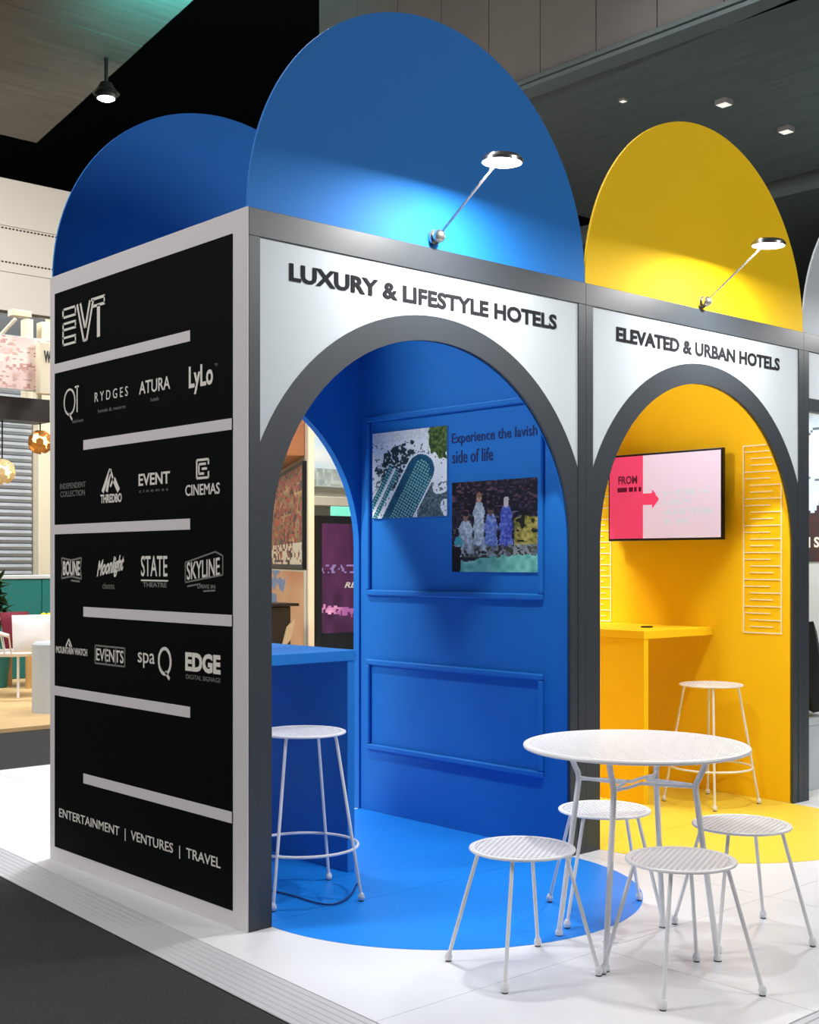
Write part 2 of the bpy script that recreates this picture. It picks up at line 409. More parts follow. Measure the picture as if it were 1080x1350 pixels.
T('CINEMAS', .405, .17, 1.578, 1.62, bold=.012)
# row 3
K([(1.42, 1.345, 1.33, 1.335), (1.33, 1.335, 1.235, 1.345), (1.42, 1.255, 1.33, 1.265), (1.33, 1.265, 1.235, 1.255), (1.42, 1.345, 1.41, 1.3), (1.41, 1.3, 1.42, 1.255), (1.235, 1.345, 1.245, 1.3), (1.245, 1.3, 1.235, 1.255), (1.33, 1.247, 1.25, 1.243)], .008, LOGOD)
T('BOUNE', 1.405, 1.25, 1.268, 1.332, bold=.03)
text('Moonlight', -1.1, -.87, 1.245, 1.33, SFR, D, LOGO, edgep, name='logo_lettering', bold=.03, shear=.5, slope=.03); T('cinema', 1.05, .95, 1.215, 1.24, LOGOD)
T('STATE', .735, .535, 1.27, 1.352, bold=.008); K([(.735, 1.254, .53, 1.254)], .006); T('THEATRE', .72, .54, 1.228, 1.247, LOGOD, bold=.02)
text('SKYLINE', -.395, -.17, 1.258, 1.325, SFR, D, LOGO, edgep, name='logo_lettering', bold=.01, slope=.02)
K([(.405, 1.325, .2, 1.365), (.405, 1.25, .15, 1.28), (.405, 1.325, .405, 1.25), (.2, 1.365, .15, 1.35), (.15, 1.35, .15, 1.28), (.39, 1.235, .3, 1.245), (.28, 1.218, .2, 1.222)], .006, LOGOD)
T('DRIVE IN', .32, .2, 1.228, 1.243, LOGOD, bold=.02)
# row 4
T('MOUNTAIN WATCH', 1.472, 1.185, .925, .955, bold=.02); K([(1.38, .957, 1.352, .99), (1.352, .99, 1.325, .957), (1.352, .97, 1.34, .957)], .008)
K([(1.115, .975, .865, .975), (1.115, .9, .865, .9), (1.115, .975, 1.115, .9), (.865, .975, .865, .9), (1.02, .975, 1.02, .9), (.94, .975, .94, .9)], .007, LOGOD)
T('EVENTS', 1.105, .875, .912, .964, bold=.01)
T('spa', .76, .63, .905, .965); K(ring(.555, .94, .044, .05)+[(.55, .9, .52, .872)], .013)
T('EDGE', .405, .165, .913, .985, bold=.045); T('DIGITAL SIGNAGE', .4, .165, .883, .9, LOGOD)
T('ENTERTAINMENT  |  VENTURES  |  TRAVEL', 1.443, .165, .19, .24, bold=.002)

yb = empty('yellow_booth', (0, 0, 0), 0, 'yellow arched exhibition booth standing right of the blue one', 'booth'); yb['paint_mat'] = 'yellow_paint'
front(yb, W, 'ELEVATED & URBAN HOTELS', (2.082, 3.476, 2.362, 2.43))
header(yb, W, .006, .018, YEL); header(yb, W, DEP-.018, DEP-.006, YEL)
arch_wall('back_wall', W, DEP-.045, DEP, YEL, yb)
box('partition_wall', W+1.765, 2*W-.001, .0295, DEP-.046, 0, HT, YEL, yb, .001)
box('side_lining', W+.0005, W+.012, .0295, DEP-.046, 0, HT-.001, YEL, yb, .001)

wb = empty('white_booth', (0, 0, 0), 0, 'white exhibition booth with square opening at right edge of view', 'booth')
X3 = 2*W
header(wb, X3, .006, .018, WPAN); header(wb, X3, DEP-.018, DEP-.006, WPAN)
box('post', X3, X3+.055, 0, .055, 0, HT-.1, GREY, wb, .0015); box('post', X3+W-.055, X3+W, 0, .055, 0, HT-.1, GREY, wb, .0015)
box('top_beam', X3, X3+W, 0, .055, HT-.1, HT, GREY, wb, .0015)
box('infill_panel', X3+.0555, X3+W-.0555, .006, .04, 2.2405, 2.4995, WPAN, wb, .001)
box('lower_beam', X3+.0555, X3+W-.0555, 0, .055, 2.17, 2.24, GREY, wb, .0015)
box('partition_wall', X3+1.78, X3+W, .0605, DEP-.0305, 0, HT, WPAN, wb, .001)
box('back_wall', X3, X3+W, DEP-.03, DEP, 0, HT, WPAN, wb, .001)

# ------------------------------------------------------------------ vinyl floors
def vinyl(name, x0, m, label):
    o = empty(name, (0, 0, 0), 0, label, 'floor mat')
    cx = x0+HC; r = .822; a, b = x0+.1055, x0+W-.1055
    zt = .0015
    prism('vinyl_sheet', [(x0+.041, .0615), (x0+1.763, .0615), (x0+1.763, .4185), (x0+.041, .4185)], (0.0002, zt), m, o, TOP)
    prism('vinyl_sheet', [(x0+.041, .4205), (x0+1.763, .4205), (x0+1.763, DEP-.047), (x0+.041, DEP-.047)], (0.0002, zt), m, o, TOP)
    prism('vinyl_sheet', arc(cx, 0.0, r, 180, 360, 48)+[(cx+r, .0595), (cx-r, .0595)], (0.0002, zt), m, o, TOP)
    return o
vinyl('blue_floor_vinyl', 0, BLUEV, 'blue vinyl floor spilling out of booth in a half circle')
vinyl('yellow_floor_vinyl', W, YELV, 'yellow vinyl floor spilling out of booth in a half circle')

# ------------------------------------------------------------------ counters
def counter(name, x0, x1, y0, y1, zt, panel_x, m, label):
    o = empty(name, ((x0+x1)/2, (y0+y1)/2, 0.0016), 0, label, 'counter'); ox, oy, oz = o.location
    def b(n, a0, a1, c0, c1, e0, e1): return box(n, a0-ox, a1-ox, c0-oy, c1-oy, e0-oz, e1-oz, m, o, .002)
    b('counter_top', x0, x1, y0, y1, zt-.045, zt)
    b('support_panel', panel_x, panel_x+.04, y0+.004, y1-.002, oz, zt-.0455)
    return o
counter('blue_counter', .042, .865, .44, DEP-.05, .95, .818, BLUE, 'blue counter with open knee space inside the blue booth')
counter('yellow_counter', 2.975, W+1.763, .53, DEP-.05, .95, 2.98, YEL, 'yellow counter below the screen inside the yellow booth')
# dark grommet on yellow counter
gp = at(874, 823, 1); 
o = lathe('cable_grommet', [(0, 0), (.035, 0), (.035, .006), (.028, .008), (0, .008)], BLACKP, None, 16, (3.3, .76, .9505)); tag(o, 'small black cable grommet on top of the yellow counter', 'grommet')

# ------------------------------------------------------------------ stools and table
def make_stool(name, R, H, feet_r, rz, loc, label, cat, group, ring_z=None):
    o = empty(name, loc, rz, label, cat, group)
    s = perforated('seat', R, H, WMETAL, o, .018, .52)
    bm = bmesh.new(); tube_bm(bm, [(math.cos(a*math.pi/24)*(R-.003), math.sin(a*math.pi/24)*(R-.003), H-.003) for a in range(48)], .0052, 8, True); fin('seat_rim', bm, WMETAL, s, True)
    bm = bmesh.new(); v = []
    for rr in (R-.016, R-.001):
        for zz in (H+.0005, H-.003): v.append([bm.verts.new((rr*math.cos(k*math.pi/24), rr*math.sin(k*math.pi/24), zz)) for k in range(48)])
    for k in range(48):
        k2 = (k+1) % 48
        for a, b in ((0, 2), (2, 3), (3, 1), (1, 0)): bm.faces.new((v[a][k], v[a][k2], v[b][k2], v[b][k]))
    fin('seat_band', bm, WMETAL, s, True)
    rt = R*.82
    for k in range(4):
        a = math.pi/4+k*math.pi/2; ca, sa = math.cos(a), math.sin(a)
        l = tube('leg', [(ca*rt, sa*rt, H-.006), (ca*(rt+.008), sa*(rt+.008), H-.03), (ca*feet_r, sa*feet_r, .016)], .0066, WMETAL, o)
        lathe('foot', [(.0, .003), (.009, .003), (.0135, .012), (.0125, .022), (.007, .032), (0, .033)], WMETAL, l, 12, (ca*feet_r, sa*feet_r, 0))
        lathe('foot_pad', [(.0, 0), (.010, 0), (.010, .004), (0, .004)], FOOTD, l, 12, (ca*feet_r, sa*feet_r, 0), False)
    if ring_z:
        rr = rt+(feet_r-rt)*(H-ring_z)/H+.002
        tube('foot_ring', [(math.cos(k*math.pi/20)*rr, math.sin(k*math.pi/20)*rr, ring_z) for k in range(40)], .006, WMETAL, o, 8, True)
    return o
st = make_stool('low_stool', .172, .395, .25, 0, (0, 0, 0), '', 'stool', 'low white stools around the round table')
def place(src, first, loc, rz, label):
    o = src if first else copy_tree(src)
    o.location = loc; o.rotation_euler = (0, 0, rz); o['label'] = label; return o
def rot(dx, dy): return math.atan2(dy, dx)-math.pi/4
place(st, True, (.69, -1.367, 0), rot(-.26, -.116), 'low white perforated stool nearest the viewer, in front of the round table')
place(st, False, (.437, -.925, 0), rot(-.22, -.13), 'low white perforated stool at the front edge of the blue floor half circle')
place(st, False, (1.136, -.697, .0016), rot(-.03, .246), 'low white perforated stool behind the round table, before the dark post')
place(st, False, (1.29, -1.194, 0), rot(.06, -.22), 'low white perforated stool right of the round table, before the yellow floor')
bs = make_stool('bar_stool', .172, .652, .255, 0, (0, 0, 0), '', 'bar stool', 'tall white stools at the counters', .2)
place(bs, True, (.452, .28, .0017), rot(.562-.452, .067-.28), 'tall white bar stool at the blue counter')
place(bs, False, (3.305, .325, .0017), rot(3.456-3.305, .138-.325), 'tall white bar stool at the yellow counter')

tb = empty('round_table', (.888, -1.037, 0), math.radians(18), 'white round perforated metal table on four bent legs', 'table')
TZ = .70; TR = .383
tt = perforated('table_top', TR, TZ, WMETAL, tb, .0165, .48)
bm = bmesh.new(); tube_bm(bm, [(math.cos(a*math.pi/36)*(TR-.004), math.sin(a*math.pi/36)*(TR-.004), TZ-.006) for a in range(72)], .0075, 8, True); fin('top_rim', bm, WMETAL, tt, True)
bm = bmesh.new(); v = []
for rr in (TR-.018, TR-.001):
    for zz in (TZ+.0006, TZ-.006): v.append([bm.verts.new((rr*math.cos(k*math.pi/36), rr*math.sin(k*math.pi/36), zz)) for k in range(72)])
for k in range(72):
    k2 = (k+1) % 72
    for a, b in ((0, 2), (2, 3), (3, 1), (1, 0)): bm.faces.new((v[a][k], v[a][k2], v[b][k2], v[b][k]))
fin('top_band', bm, WMETAL, tt, True)
for k in range(4):
    a = k*math.pi/2; ca, sa = math.cos(a), math.sin(a)
    P = lambda r, z: (ca*r, sa*r, z)
    l = tube('leg', [P(.262, TZ-.004), P(.235, .63), P(.213, .585), P(.21, .565), P(.213, .54), P(.285, .015)], .0098, WMETAL, tb, 10)
    lathe('foot', [(.0, .003), (.013, .003), (.014, .015), (.0095, .024), (0, .025)], WMETAL, l, 12, P(.285, 0)); lathe('foot_pad', [(0, 0), (.0135, 0), (.0135, .004), (0, .004)], FOOTD, l, 12, P(.285, 0), False)
    c2, s2 = math.cos(a+math.pi/4), math.sin(a+math.pi/4)
    a2 = a+math.pi/2
    # curved stretcher bowing inwards from one leg to the next
    q = []
    for i in range(9):
        t = i/8; x = ca*.21*(1-t)+math.cos(a2)*.21*t; y = sa*.21*(1-t)+math.sin(a2)*.21*t; f = 1-.72*math.sin(math.pi*t)
        q.append((x*f, y*f, .565+.004*k))
    tube('stretcher', q, .006, WMETAL, tb, 8)
o = lathe('floor_outlet', [(0, 0), (.03, 0), (.03, .006), (.022, .012), (.022, .035), (0, .037)], WMETAL, None, 16, (.88, -.93, .0)); tag(o, 'small pale floor puck under the round table', 'floor outlet')

# ------------------------------------------------------------------ arm lamps on the headers
TILT = 3
def arm_lamp(loc, diry, label, power):
    o = empty('arm_lamp', loc, 0 if diry < 0 else math.pi, label, 'lamp', 'arm lamps on the header boards')
    bm = bmesh.new(); bmesh.ops.create_cone(bm, cap_ends=True, segments=20, radius1=.032, radius2=.030, depth=.012, matrix=Matrix.Translation((0, -.006, 0)) @ Matrix.Rotation(math.pi/2, 4, 'X')); fin('wall_plate', bm, CHROME, o, True)
    bm = bmesh.new(); bmesh.ops.create_uvsphere(bm, u_segments=20, v_segments=12, radius=.027, matrix=Matrix.Translation((0, -.032, 0))); fin('ball_joint', bm, CHROME, o, True)
    tube('arm', [(0, -.04, .008), (0, -.34, .208)], .0055, CHROME, o)
    h = lathe('lamp_head', [(.02, .030), (.07, .026), (.082, .012), (.082, 0), (.076, 0), (.076, .006), (.0, .006)], CHROME, o, 28)
    lathe('lamp_glass', [(0, 0.0012), (.0745, .0012), (.0745, .0045), (0, .0045)], LAMPG, h, 28, (0, 0, 0), False)
    d = bpy.data.lights.new('arm_lamp_light', 'AREA'); d.shape = 'DISK'; d.size = .14; d.energy = power; d.color = (1, .985, .96)
    lo = bpy.data.objects.new('arm_lamp_light', d); COL.objects.link(lo); lo.parent = o; lo.location = (0, -.385, .2105); lo.rotation_euler = (math.radians(TILT), 0, 0); d.spread = math.radians(176)
    h.location = Vector((0, -.385, .213)); h.rotation_euler = (math.radians(TILT), 0, 0)
    return o
LP = 27; LPB = 40
arm_lamp((.91, .0055, 2.645), -1, 'chrome arm lamp glaring on the blue header board', LP)
arm_lamp((2.757, .0055, 2.635), -1, 'chrome arm lamp glaring on the yellow header board', LP)
arm_lamp((.93, DEP-.0055, 2.645), 1, 'chrome arm lamp on the back of the rear blue header', LPB)
arm_lamp((2.785, DEP-.0055, 2.645), 1, 'chrome arm lamp on the back of the rear yellow header', LPB)
arm_lamp((X3+HC, .0055, 2.645), -1, 'chrome arm lamp on the white header board', LP)

# ------------------------------------------------------------------ pictures on the blue partition
PR = print_mat('poster_print', .4)
def mixc(a, b, t): t = max(0, min(1, t)); return tuple(a[i]*(1-t)+b[i]*t for i in range(3))
def pool(s, t):
    """bright terrace seen from above with trees and two lattice-tiled pools"""
    n = vnoise(s*20, t*20, 1); n2 = vnoise(s*48, t*48, 2); n3 = vnoise(s*9, t*9, 3)
    c = mixc((236, 244, 248), (252, 254, 254), n)
    if n2 > .74 and n > .35: c = mixc((60, 78, 84), (150, 165, 168), n)
    # trees in the upper middle, ragged with bright gaps
    d = math.hypot((s-.36)/.34, (t-.42)/.26)+.55*(n3-.5)+.35*(n-.5)
    if d < .95: c = mixc((14, 34, 44), (70, 100, 104), n2) if n2 < .66 else (224, 236, 238)
    if t < .09+.05*n: c = mixc((214, 222, 224), (250, 252, 252), n2)
    if math.hypot((s-.93)/.17, (t-.1)/.24)+.4*(n-.5) < 1: c = mixc((24, 58, 22), (120, 140, 70), n2)
    if s > .62 and t > .62 and n3 > .62: c = mixc((40, 66, 76), (130, 150, 156), n2)
    ax, ay, bx, by = .27, 1.12, .66, .47; L = math.hypot(bx-ax, by-ay); ux, uy = (bx-ax)/L, (by-ay)/L
    q = (s-ax)*ux+(t-ay)*uy; off = (t-ay)*ux-(s-ax)*uy      # along and across the pools
    def lattice(): return (12, 96, 116) if ((q*30) % 1 < .5 or (off*30) % 1 < .42) else (160, 224, 220)
    dd = abs(off) if q < L else math.hypot(off, q-L)
    if dd < .18:
        c = lattice()
        if off < -.1 or (q > L and dd > .12): c = mixc((10, 70, 104), (24, 104, 132), n)
    elif dd < .2: c = (244, 250, 250)
    if -.40 < off < -.235 and q < L*.78+.05*n: c = lattice() if abs(off+.315) > .018 else (238, 246, 246)
    return c
def dinner(s, t):
    n = vnoise(s*18, t*18, 11); n2 = vnoise(s*46, t*46, 12); n3 = vnoise(s*30, t*60, 13)
    c = mixc((8, 12, 22), (50, 40, 62), n*n2*1.8)
    if t < .34 and n3 > .72: c = mixc((120, 84, 98), (70, 50, 70), n)
    if .34 < t < .62 and n3 > .74: c = mixc((150, 150, 150), (60, 60, 66), n)
    def el(cx, cy, rx, ry): return ((s-cx)/rx)**2+((t-cy)/ry)**2+.5*(n2-.5) < 1
    def fig(cx, top, wd, bot, col, col2, skin, hair):
        nonlocal c
        h = top+.1
        sh = wd*(1-.45*max(0, (h+.07-t)/.07)) if t < h+.07 else wd*(1+.12*math.sin(t*40))
        if h-.01 < t < bot and abs(s-cx) < sh+.012*(n2-.5): c = mixc(col, col2, n2)
        if el(cx, top+.05, .030, .055): c = skin
        if el(cx, top+.015, .032, .03): c = hair
    fig(.17, .34, .085, .78, (228, 240, 244), (130, 150, 162), (150, 112, 98), (30, 24, 24))
    fig(.33, .14, .062, .78, (238, 246, 248), (150, 170, 178), (204, 156, 138), (150, 110, 90))
    fig(.47, .28, .07, .76, (70, 104, 196), (180, 196, 232), (120, 90, 84), (24, 22, 26))
    fig(.645, .2, .072, .74, (44, 60, 178), (150, 168, 232), (228, 214, 206), (214, 202, 190))
    if el(.08, .68, .05, .08): c = (70, 170, 180)
    if s > .74 and .36+.1*n < t < .76: c = mixc((96, 98, 26), (206, 184, 104), n2) if n > .28 else (34, 34, 22)
    if .7 < t < .83 and n2 > .46: c = mixc((226, 236, 238), (90, 100, 100), n)
    elif .72 < t < .84: c = mixc((30, 36, 34), (90, 84, 60), n)
    if t > .81+.09*(1-s)**2+.04*(n-.5): c = mixc((86, 172, 152), (156, 224, 204), n)
    if t > .72 and s < .1+.05*n: c = (12, 16, 22)
    return c
def poster(name, ya, yb, z0, z1, x, fn, nu, nv, label):
    o = empty(name, (x, (ya+yb)/2, z0), 0, label, 'poster'); oy = (ya+yb)/2
    box('board', -.008, 0, yb-oy, ya-oy, 0, z1-z0, WPAN, o, .0005)
    printed('print', -(ya-oy), -(yb-oy), 0, z1-z0, PFR, -.0086, nu, nv, fn, PR, o)
    return o
poster('aerial_poster', 1.385, .813, 1.557, 2.008, 1.7648, pool, 120, 100, 'unframed poster of a pool seen from above on blue wall')
poster('dinner_poster', .776, .203, 1.279, 1.72, 1.7648, dinner, 110, 90, 'unframed poster of people dining at night on blue wall')

# ------------------------------------------------------------------ screen and line graphics on the yellow partition
tv = empty('wall_screen', (3.62, .82, 1.455), 0, 'flat screen with pink and lilac slide on yellow wall', 'screen')
box('bracket', -.055, -.0005, -.15, .15, .12, .4, BLACKP, tv); box('screen_body', -.085, -.0555, -.414, .414, 0, .525, BLACKP, tv, .004)
def slide(s, t):
    if s < .315: c = (230, 74, 122)
    else: c = (222, 212, 246)
    if .315 <= s < .40 and .46 < t < .6: c = (236, 70, 118)
    if .40 <= s < .465 and abs(t-.53) < .12*(1-(s-.40)/.065): c = (236, 70, 118)
    if .07 < s < .3 and .38 < t < .43 and vnoise(s*70, 3, 4) > .35: c = (96, 20, 52)
    for r, (q0, q1) in enumerate(((.5, .93), (.5, .75), (.48, .96), (.5, .75))):
        if q0 < s < q1 and .43+r*.11 < t < .5+r*.11 and vnoise(s*55+r*9, t*30, 8+r) > .42: c = (206, 216, 246)
    return c
TF = lambda u, v, c: (c, -u, v)
printed('display', -.402, .402, .014, .512, TF, -.0858, 120, 72, slide, print_mat('screen_glow', .25, .48), tv)
text('FROM', -.335, -.19, .345, .395, TF, (-.086, -.0868), mat('slide_lettering', (96, 18, 50), .5, emit=(96, 18, 50), estr=.6, noise=.02), tv, bold=.03)
WLINE = mat('white_line', (250, 246, 222), .5, noise=.02)
def ruler(y0, y1, z0, z1, label):
    o = empty('line_graphic', (3.6215, (y0+y1)/2, z0), 0, label, 'wall decoration', 'ruler line graphics on the yellow wall')
    hw = (y1-y0)/2; hh = z1-z0; t = .0065
    for (a, b, c, d) in ((-hw, hw, 0, t), (-hw, hw, hh-t, hh), (-hw, -hw+t, t, hh-t), (hw-t, hw, t, hh-t)):
        box('frame_line', -.004, -.0002, a, b, c, d, WLINE, o, 0)
    n = 28; me = {}
    for k in range(1, n):
        z = hh*k/n; L = (.62 if k % 2 else .8)
        kind = k % 4
        if kind == 0: a, b = -hw+t, hw-t
        elif kind == 1: a, b = -hw*.55, hw*.62
        elif kind == 2: a, b = -hw+t, hw*.62
        else: a, b = -hw*.4, hw*.9
        if kind not in me:
            me[kind] = box('tick_line', -.004, -.0002, a, b, -t*.4, t*.4, WLINE, o, 0)
            me[kind].location = (0, 0, z)
        else:
            c = me[kind].copy(); COL.objects.link(c); c.parent = o; c.location = (0, 0, z)
    return o
ruler(.079, .327, .926, 1.987, 'white ruler-like line graphic right of the screen')
ruler(1.279, 1.485, .955, 1.95, 'white ruler-like line graphic behind left end of yellow counter')

# cable on the blue floor
pts = []
for i in range(40):
    t = i/39; pts.append((.25+.45*t+.05*math.sin(9*t), .35-.25*t+.14*math.sin(7*t+1), .0055+.0001*i))
o = tube('power_cable', pts, .0035, mat('blue_cable', (14, 48, 110), .5, noise=.1), None, 6); tag(o, 'thin dark cable loosely coiled on blue floor under bar stool', 'cable')

# ------------------------------------------------------------------ inside the white booth
o = empty('bench', (4.75, .55, 0), 0, 'white box bench in the white booth', 'bench')
box('bench_base', -.8, .7, -.4, .4, 0, .38, WPAN, o, .004); box('bench_top', -.82, .72, -.42, .42, .3805, .43, WPAN, o, .006)
bm = bmesh.new(); bmesh.ops.create_cube(bm, size=1)
for v in bm.verts: v.co = Vector((v.co.x*.5, v.co.y*.2, v.co.z*.45))
bmesh.ops.subdivide_edges(bm, edges=bm.edges, cuts=6, use_grid_fill=True)
for v in bm.verts:
    f = 1-.55*(max(abs(v.co.x)/.25, abs(v.co.z)/.225))**3; v.co.y *= max(.25, f); r = Vector((v.co.x/.25, v.co.z/.225)); k = 1-.06*(abs(r.x*r.y))**.5*0
    v.co.x *= 1-.08*(1-abs(v.co.z)/.225); v.co.z *= 1-.08*(1-abs(v.co.x)/.25)
o = fin('cushion', bm, mat('black_fabric', (22, 26, 32), .9, noise=.2, nscale=30, bump=.3), None, True); o.location = (4.19, .34, .722); o.scale = (1.15, 1.15, 1.15); o.rotation_euler = (-.2, 0, .9)
tag(o, 'black cushion standing on the white bench', 'cushion')
tl = empty('tube_lamp', (4.62, .8, 2.44), 0, 'white tube lamp high inside the white booth', 'lamp')
lathe('tube_glass', [(0, 0), (.03, .005), (.03, .9), (0, .905)], mat('tube_glow', (255, 255, 252), .4, emit=(255, 253, 248), estr=6, noise=.01), tl, 16); tl.children[0].rotation_euler = (0, math.pi/2, 0); tl.children[0].location = (-.45, 0, 0)
box('tube_rail', -.5, .78, -.025, .025, .035, .06, WPAN, tl); 
d = bpy.data.lights.new('tube_light', 'AREA'); d.shape = 'RECTANGLE'; d.size = .9; d.size_y = .06; d.energy = 26
lo = bpy.data.objects.new('tube_light', d); COL.objects.link(lo); lo.parent = tl; lo.location = (0, 0, -.035)
def street(s, t):
    n = vnoise(s*14, t*14, 21); n2 = vnoise(s*50, t*40, 22)
    c = mixc((176, 198, 222), (214, 226, 238), n)
    if abs(t-.12-.03*math.sin(s*30)) < .008 or abs(t-.4-.1*s) < .006: c = (90, 100, 112)
    if t > .55+.25*abs(vnoise(s*9, 1, 23)-.5): c = mixc((72, 30, 34), (40, 40, 48), n2)
    return c
sp3 = poster('street_poster', 1.30, .35, 1.33, 2.36, X3+1.7798, street, 60, 60, 'large street photograph with lettering on white booth wall')
text('M S', -.238, -.107, .099, .174, PFR, (-.0088, -.0098), LOGO, sp3, bold=.03)

# ================================================================== HALL CEILING
def slab(name, x0, x1, y0, y1, z0, z1, m, label, tilt=0):
    o = box(name, x0, x1, y0, y1, z0, z1, m, None, 0); tag(o, label, 'ceiling', kind='structure'); return o
slab('ceiling', -20, 30, -8, 34, 10.5, 10.7, VOID, 'black ceiling void high over the hall')
sa = empty('ceiling_slab', (0, 0, 0), 0, 'board-marked concrete ceiling slab at upper left with teal light', 'ceiling'); sa['kind'] = 'structure'
for k in range(8):
    y0, y1 = 4.0+k*.87, 4.0+(k+1)*.87-.008; ex = lambda y: 3.715+(y-6.24)*.153
    prism('ceiling_board', [(-6, y0), (ex(y0), y0), (ex(y1), y1), (-6, y1)], (6.5+.003*(k % 2), 6.8), CONCX, sa, TOP)
fa = empty('ceiling_bulkhead', (0, 0, 0), 0, 'grey paneled concrete bulkhead hanging above the booths', 'ceiling'); fa['kind'] = 'structure'
for k in range(14):
    y0 = -1.5+k*.78; box('bulkhead_panel', 7.65, 7.85, y0+.006, y0+.774, 6.62, 9.4, CONC2, fa, .002)
box('bulkhead_core', 7.68, 7.84, -1.5, 9.42, 6.63, 9.39, VOID, fa, 0)
for k in range(2): box('edge_strip', 7.60-.02*k, 7.86, -1.5, 9.42, 6.5+.06*k, 6.545+.06*k, STRIPM, fa, .002)
lc = empty('ceiling_soffit', (0, 0, 0), 0, 'dark concrete soffit with small square downlights at upper right', 'ceiling'); lc['kind'] = 'structure'
for k in range(6):
    prism('ceiling_board', [(7.7+k*.75, 1.5), (8.445+k*.75, 1.5), (9.1+k*.75, 8.6), (8.355+k*.75, 8.6)], (6.5, 6.7), CONC, lc, TOP)
slab('ceiling_far', 13.0, 22, 0, 12, 6.4, 6.7, CONC, 'dark concrete soffit beyond the black ceiling gap')
def downlight(x, y, label, k=.62):
    o = empty('downlight', (x, y, 6.5), 0, label, 'light', 'square downlights in the dark soffit')
    o.scale = (k, k, k)
    box('housing', -.12, .12, -.12, .12, -.09, -.0005, CONC2, o, .004); box('lens', -.1, .1, -.1, .1, -.096, -.0905, mat('downlight_lens', (250, 250, 245), .4, emit=(255, 250, 240), estr=.8, noise=.01), o, 0)
downlight(9.50, 4.43, 'square downlight at the middle of the dark soffit'); downlight(10.81, 4.45, 'square downlight right of the middle of the dark soffit'); downlight(8.64, 5.17, 'small square downlight nearest the grey bulkhead', .3)
# lit spotlight hanging below the void at upper left
p = at(140, 130, 13)
o = empty('stage_spotlight', p, 0, 'glaring hall spotlight hanging in the dark at upper left', 'spotlight')
tube('yoke', [(0, 0, .1), (0, 0, .6)], .02, BLACKP, o); lathe('spot_body', [(.06, .16), (.09, .1), (.1, 0), (.09, .0), (.0, .02)], BLACKP, o, 20)
lathe('spot_lens', [(0, -.03), (.05, -.022), (.088, -.002), (.0, -.002)], LAMPG, o, 20)
lathe('spot_barn', [(.10, .09), (.14, .05), (.12, .05), (.09, .08)], BLACKP, o, 16)
spot('stage_spot_light', p-Vector((0, 0, .05)), (3.2, 11, 0), 600, 90, .6, (1, .96, .9), .08)
spot('teal_hall_light', (3.25, 4.9, 5.5), (3.55, 5.85, 6.5), 800, 75, .9, (.1, .9, .85), .2)
spot('soffit_fill', (11.5, 2.2, 3.6), (10.5, 4.6, 6.5), 90, 150, 1, (.9, 1, 1), .3)  # unseen fill light on the soffit underside, no fixture there

# ================================================================== NEIGHBOURING STANDS, far left
CREAM = mat('cream_wall', (216, 208, 186), .6, noise=.04, nscale=3)
WALLW = mat('hall_white_wall', (214, 210, 204), .7, noise=.03, nscale=1)
wf = empty('wall_back', (0, 0, 0), 0, 'white acoustic hall wall with dotted seams at far left', 'wall'); wf['kind'] = 'structure'
box('wall_panel', -8, 14, 12.0, 12.2, 4.6, 5.10, WALLW, wf, .004); box('wall_panel', -8, 14, 12.0, 12.2, 5.106, 5.70, WALLW, wf, .004); box('wall_panel', -8, 14, 12.0, 12.2, 5.706, 6.32, WALLW, wf, .004)
bm = bmesh.new()
for zz in (5.22, 5.66):
    for k in range(60): bbox(bm, 3.6+k*.05, 3.63+k*.05, 11.996, 12.0, zz, zz+.02)
o = fin('perforation', bm, BLACKP, wf); o['kind'] = 'stuff'
lw = box('wall_lower', -8, 14, 14.5, 14.7, ZC, 6.0, CREAM, None, 0); tag(lw, 'cream rear wall of the hall behind the stands', 'wall', kind='structure')
# oak floor of the neighbouring stand
fo = empty('stand_floor', (0, 0, 0), 0, 'pale oak plank floor of the far left stand', 'floor'); fo['kind'] = 'structure'
for k in range(24): box('plank', -2, 6, 5.9+k*.2+.002, 6.098+k*.2, ZC+.0005, .0, mat('oak_plank', (206, 176, 128), .5, noise=.18, nscale=6, stretch=(1, 8, 1)), fo, .001)
# roller shutter
rs = empty('roller_shutter', (0, 0, 0), 0, 'grey corrugated roller shutter behind the far left stand', 'shutter')
SH = mat('shutter_steel', (150, 158, 168), .35, .4, noise=.1, nscale=2)
pa = at(-60, 741, 17); pb = aty(40, 741, 11.4)
slx = []
for k in range(46):
    if not slx:
        bm = bmesh.new(); tube_bm(bm, [(2.5, 0, 0), (pb.x, 0, 0)], .05, 8); s = fin('shutter_slat', bm, SH, rs, True); s.location = (0, 11.4, .5+k*.085); slx.append(s)
    else:
        c = slx[0].copy(); COL.objects.link(c); c.parent = rs; c.location = (0, 11.4, .5+k*.085)
o = box('column', pb.x+.02, pb.x+.34, 11.2, 11.5, ZC, 4.4, CREAM, None, .01); tag(o, 'cream square column right of the roller shutter', 'column')
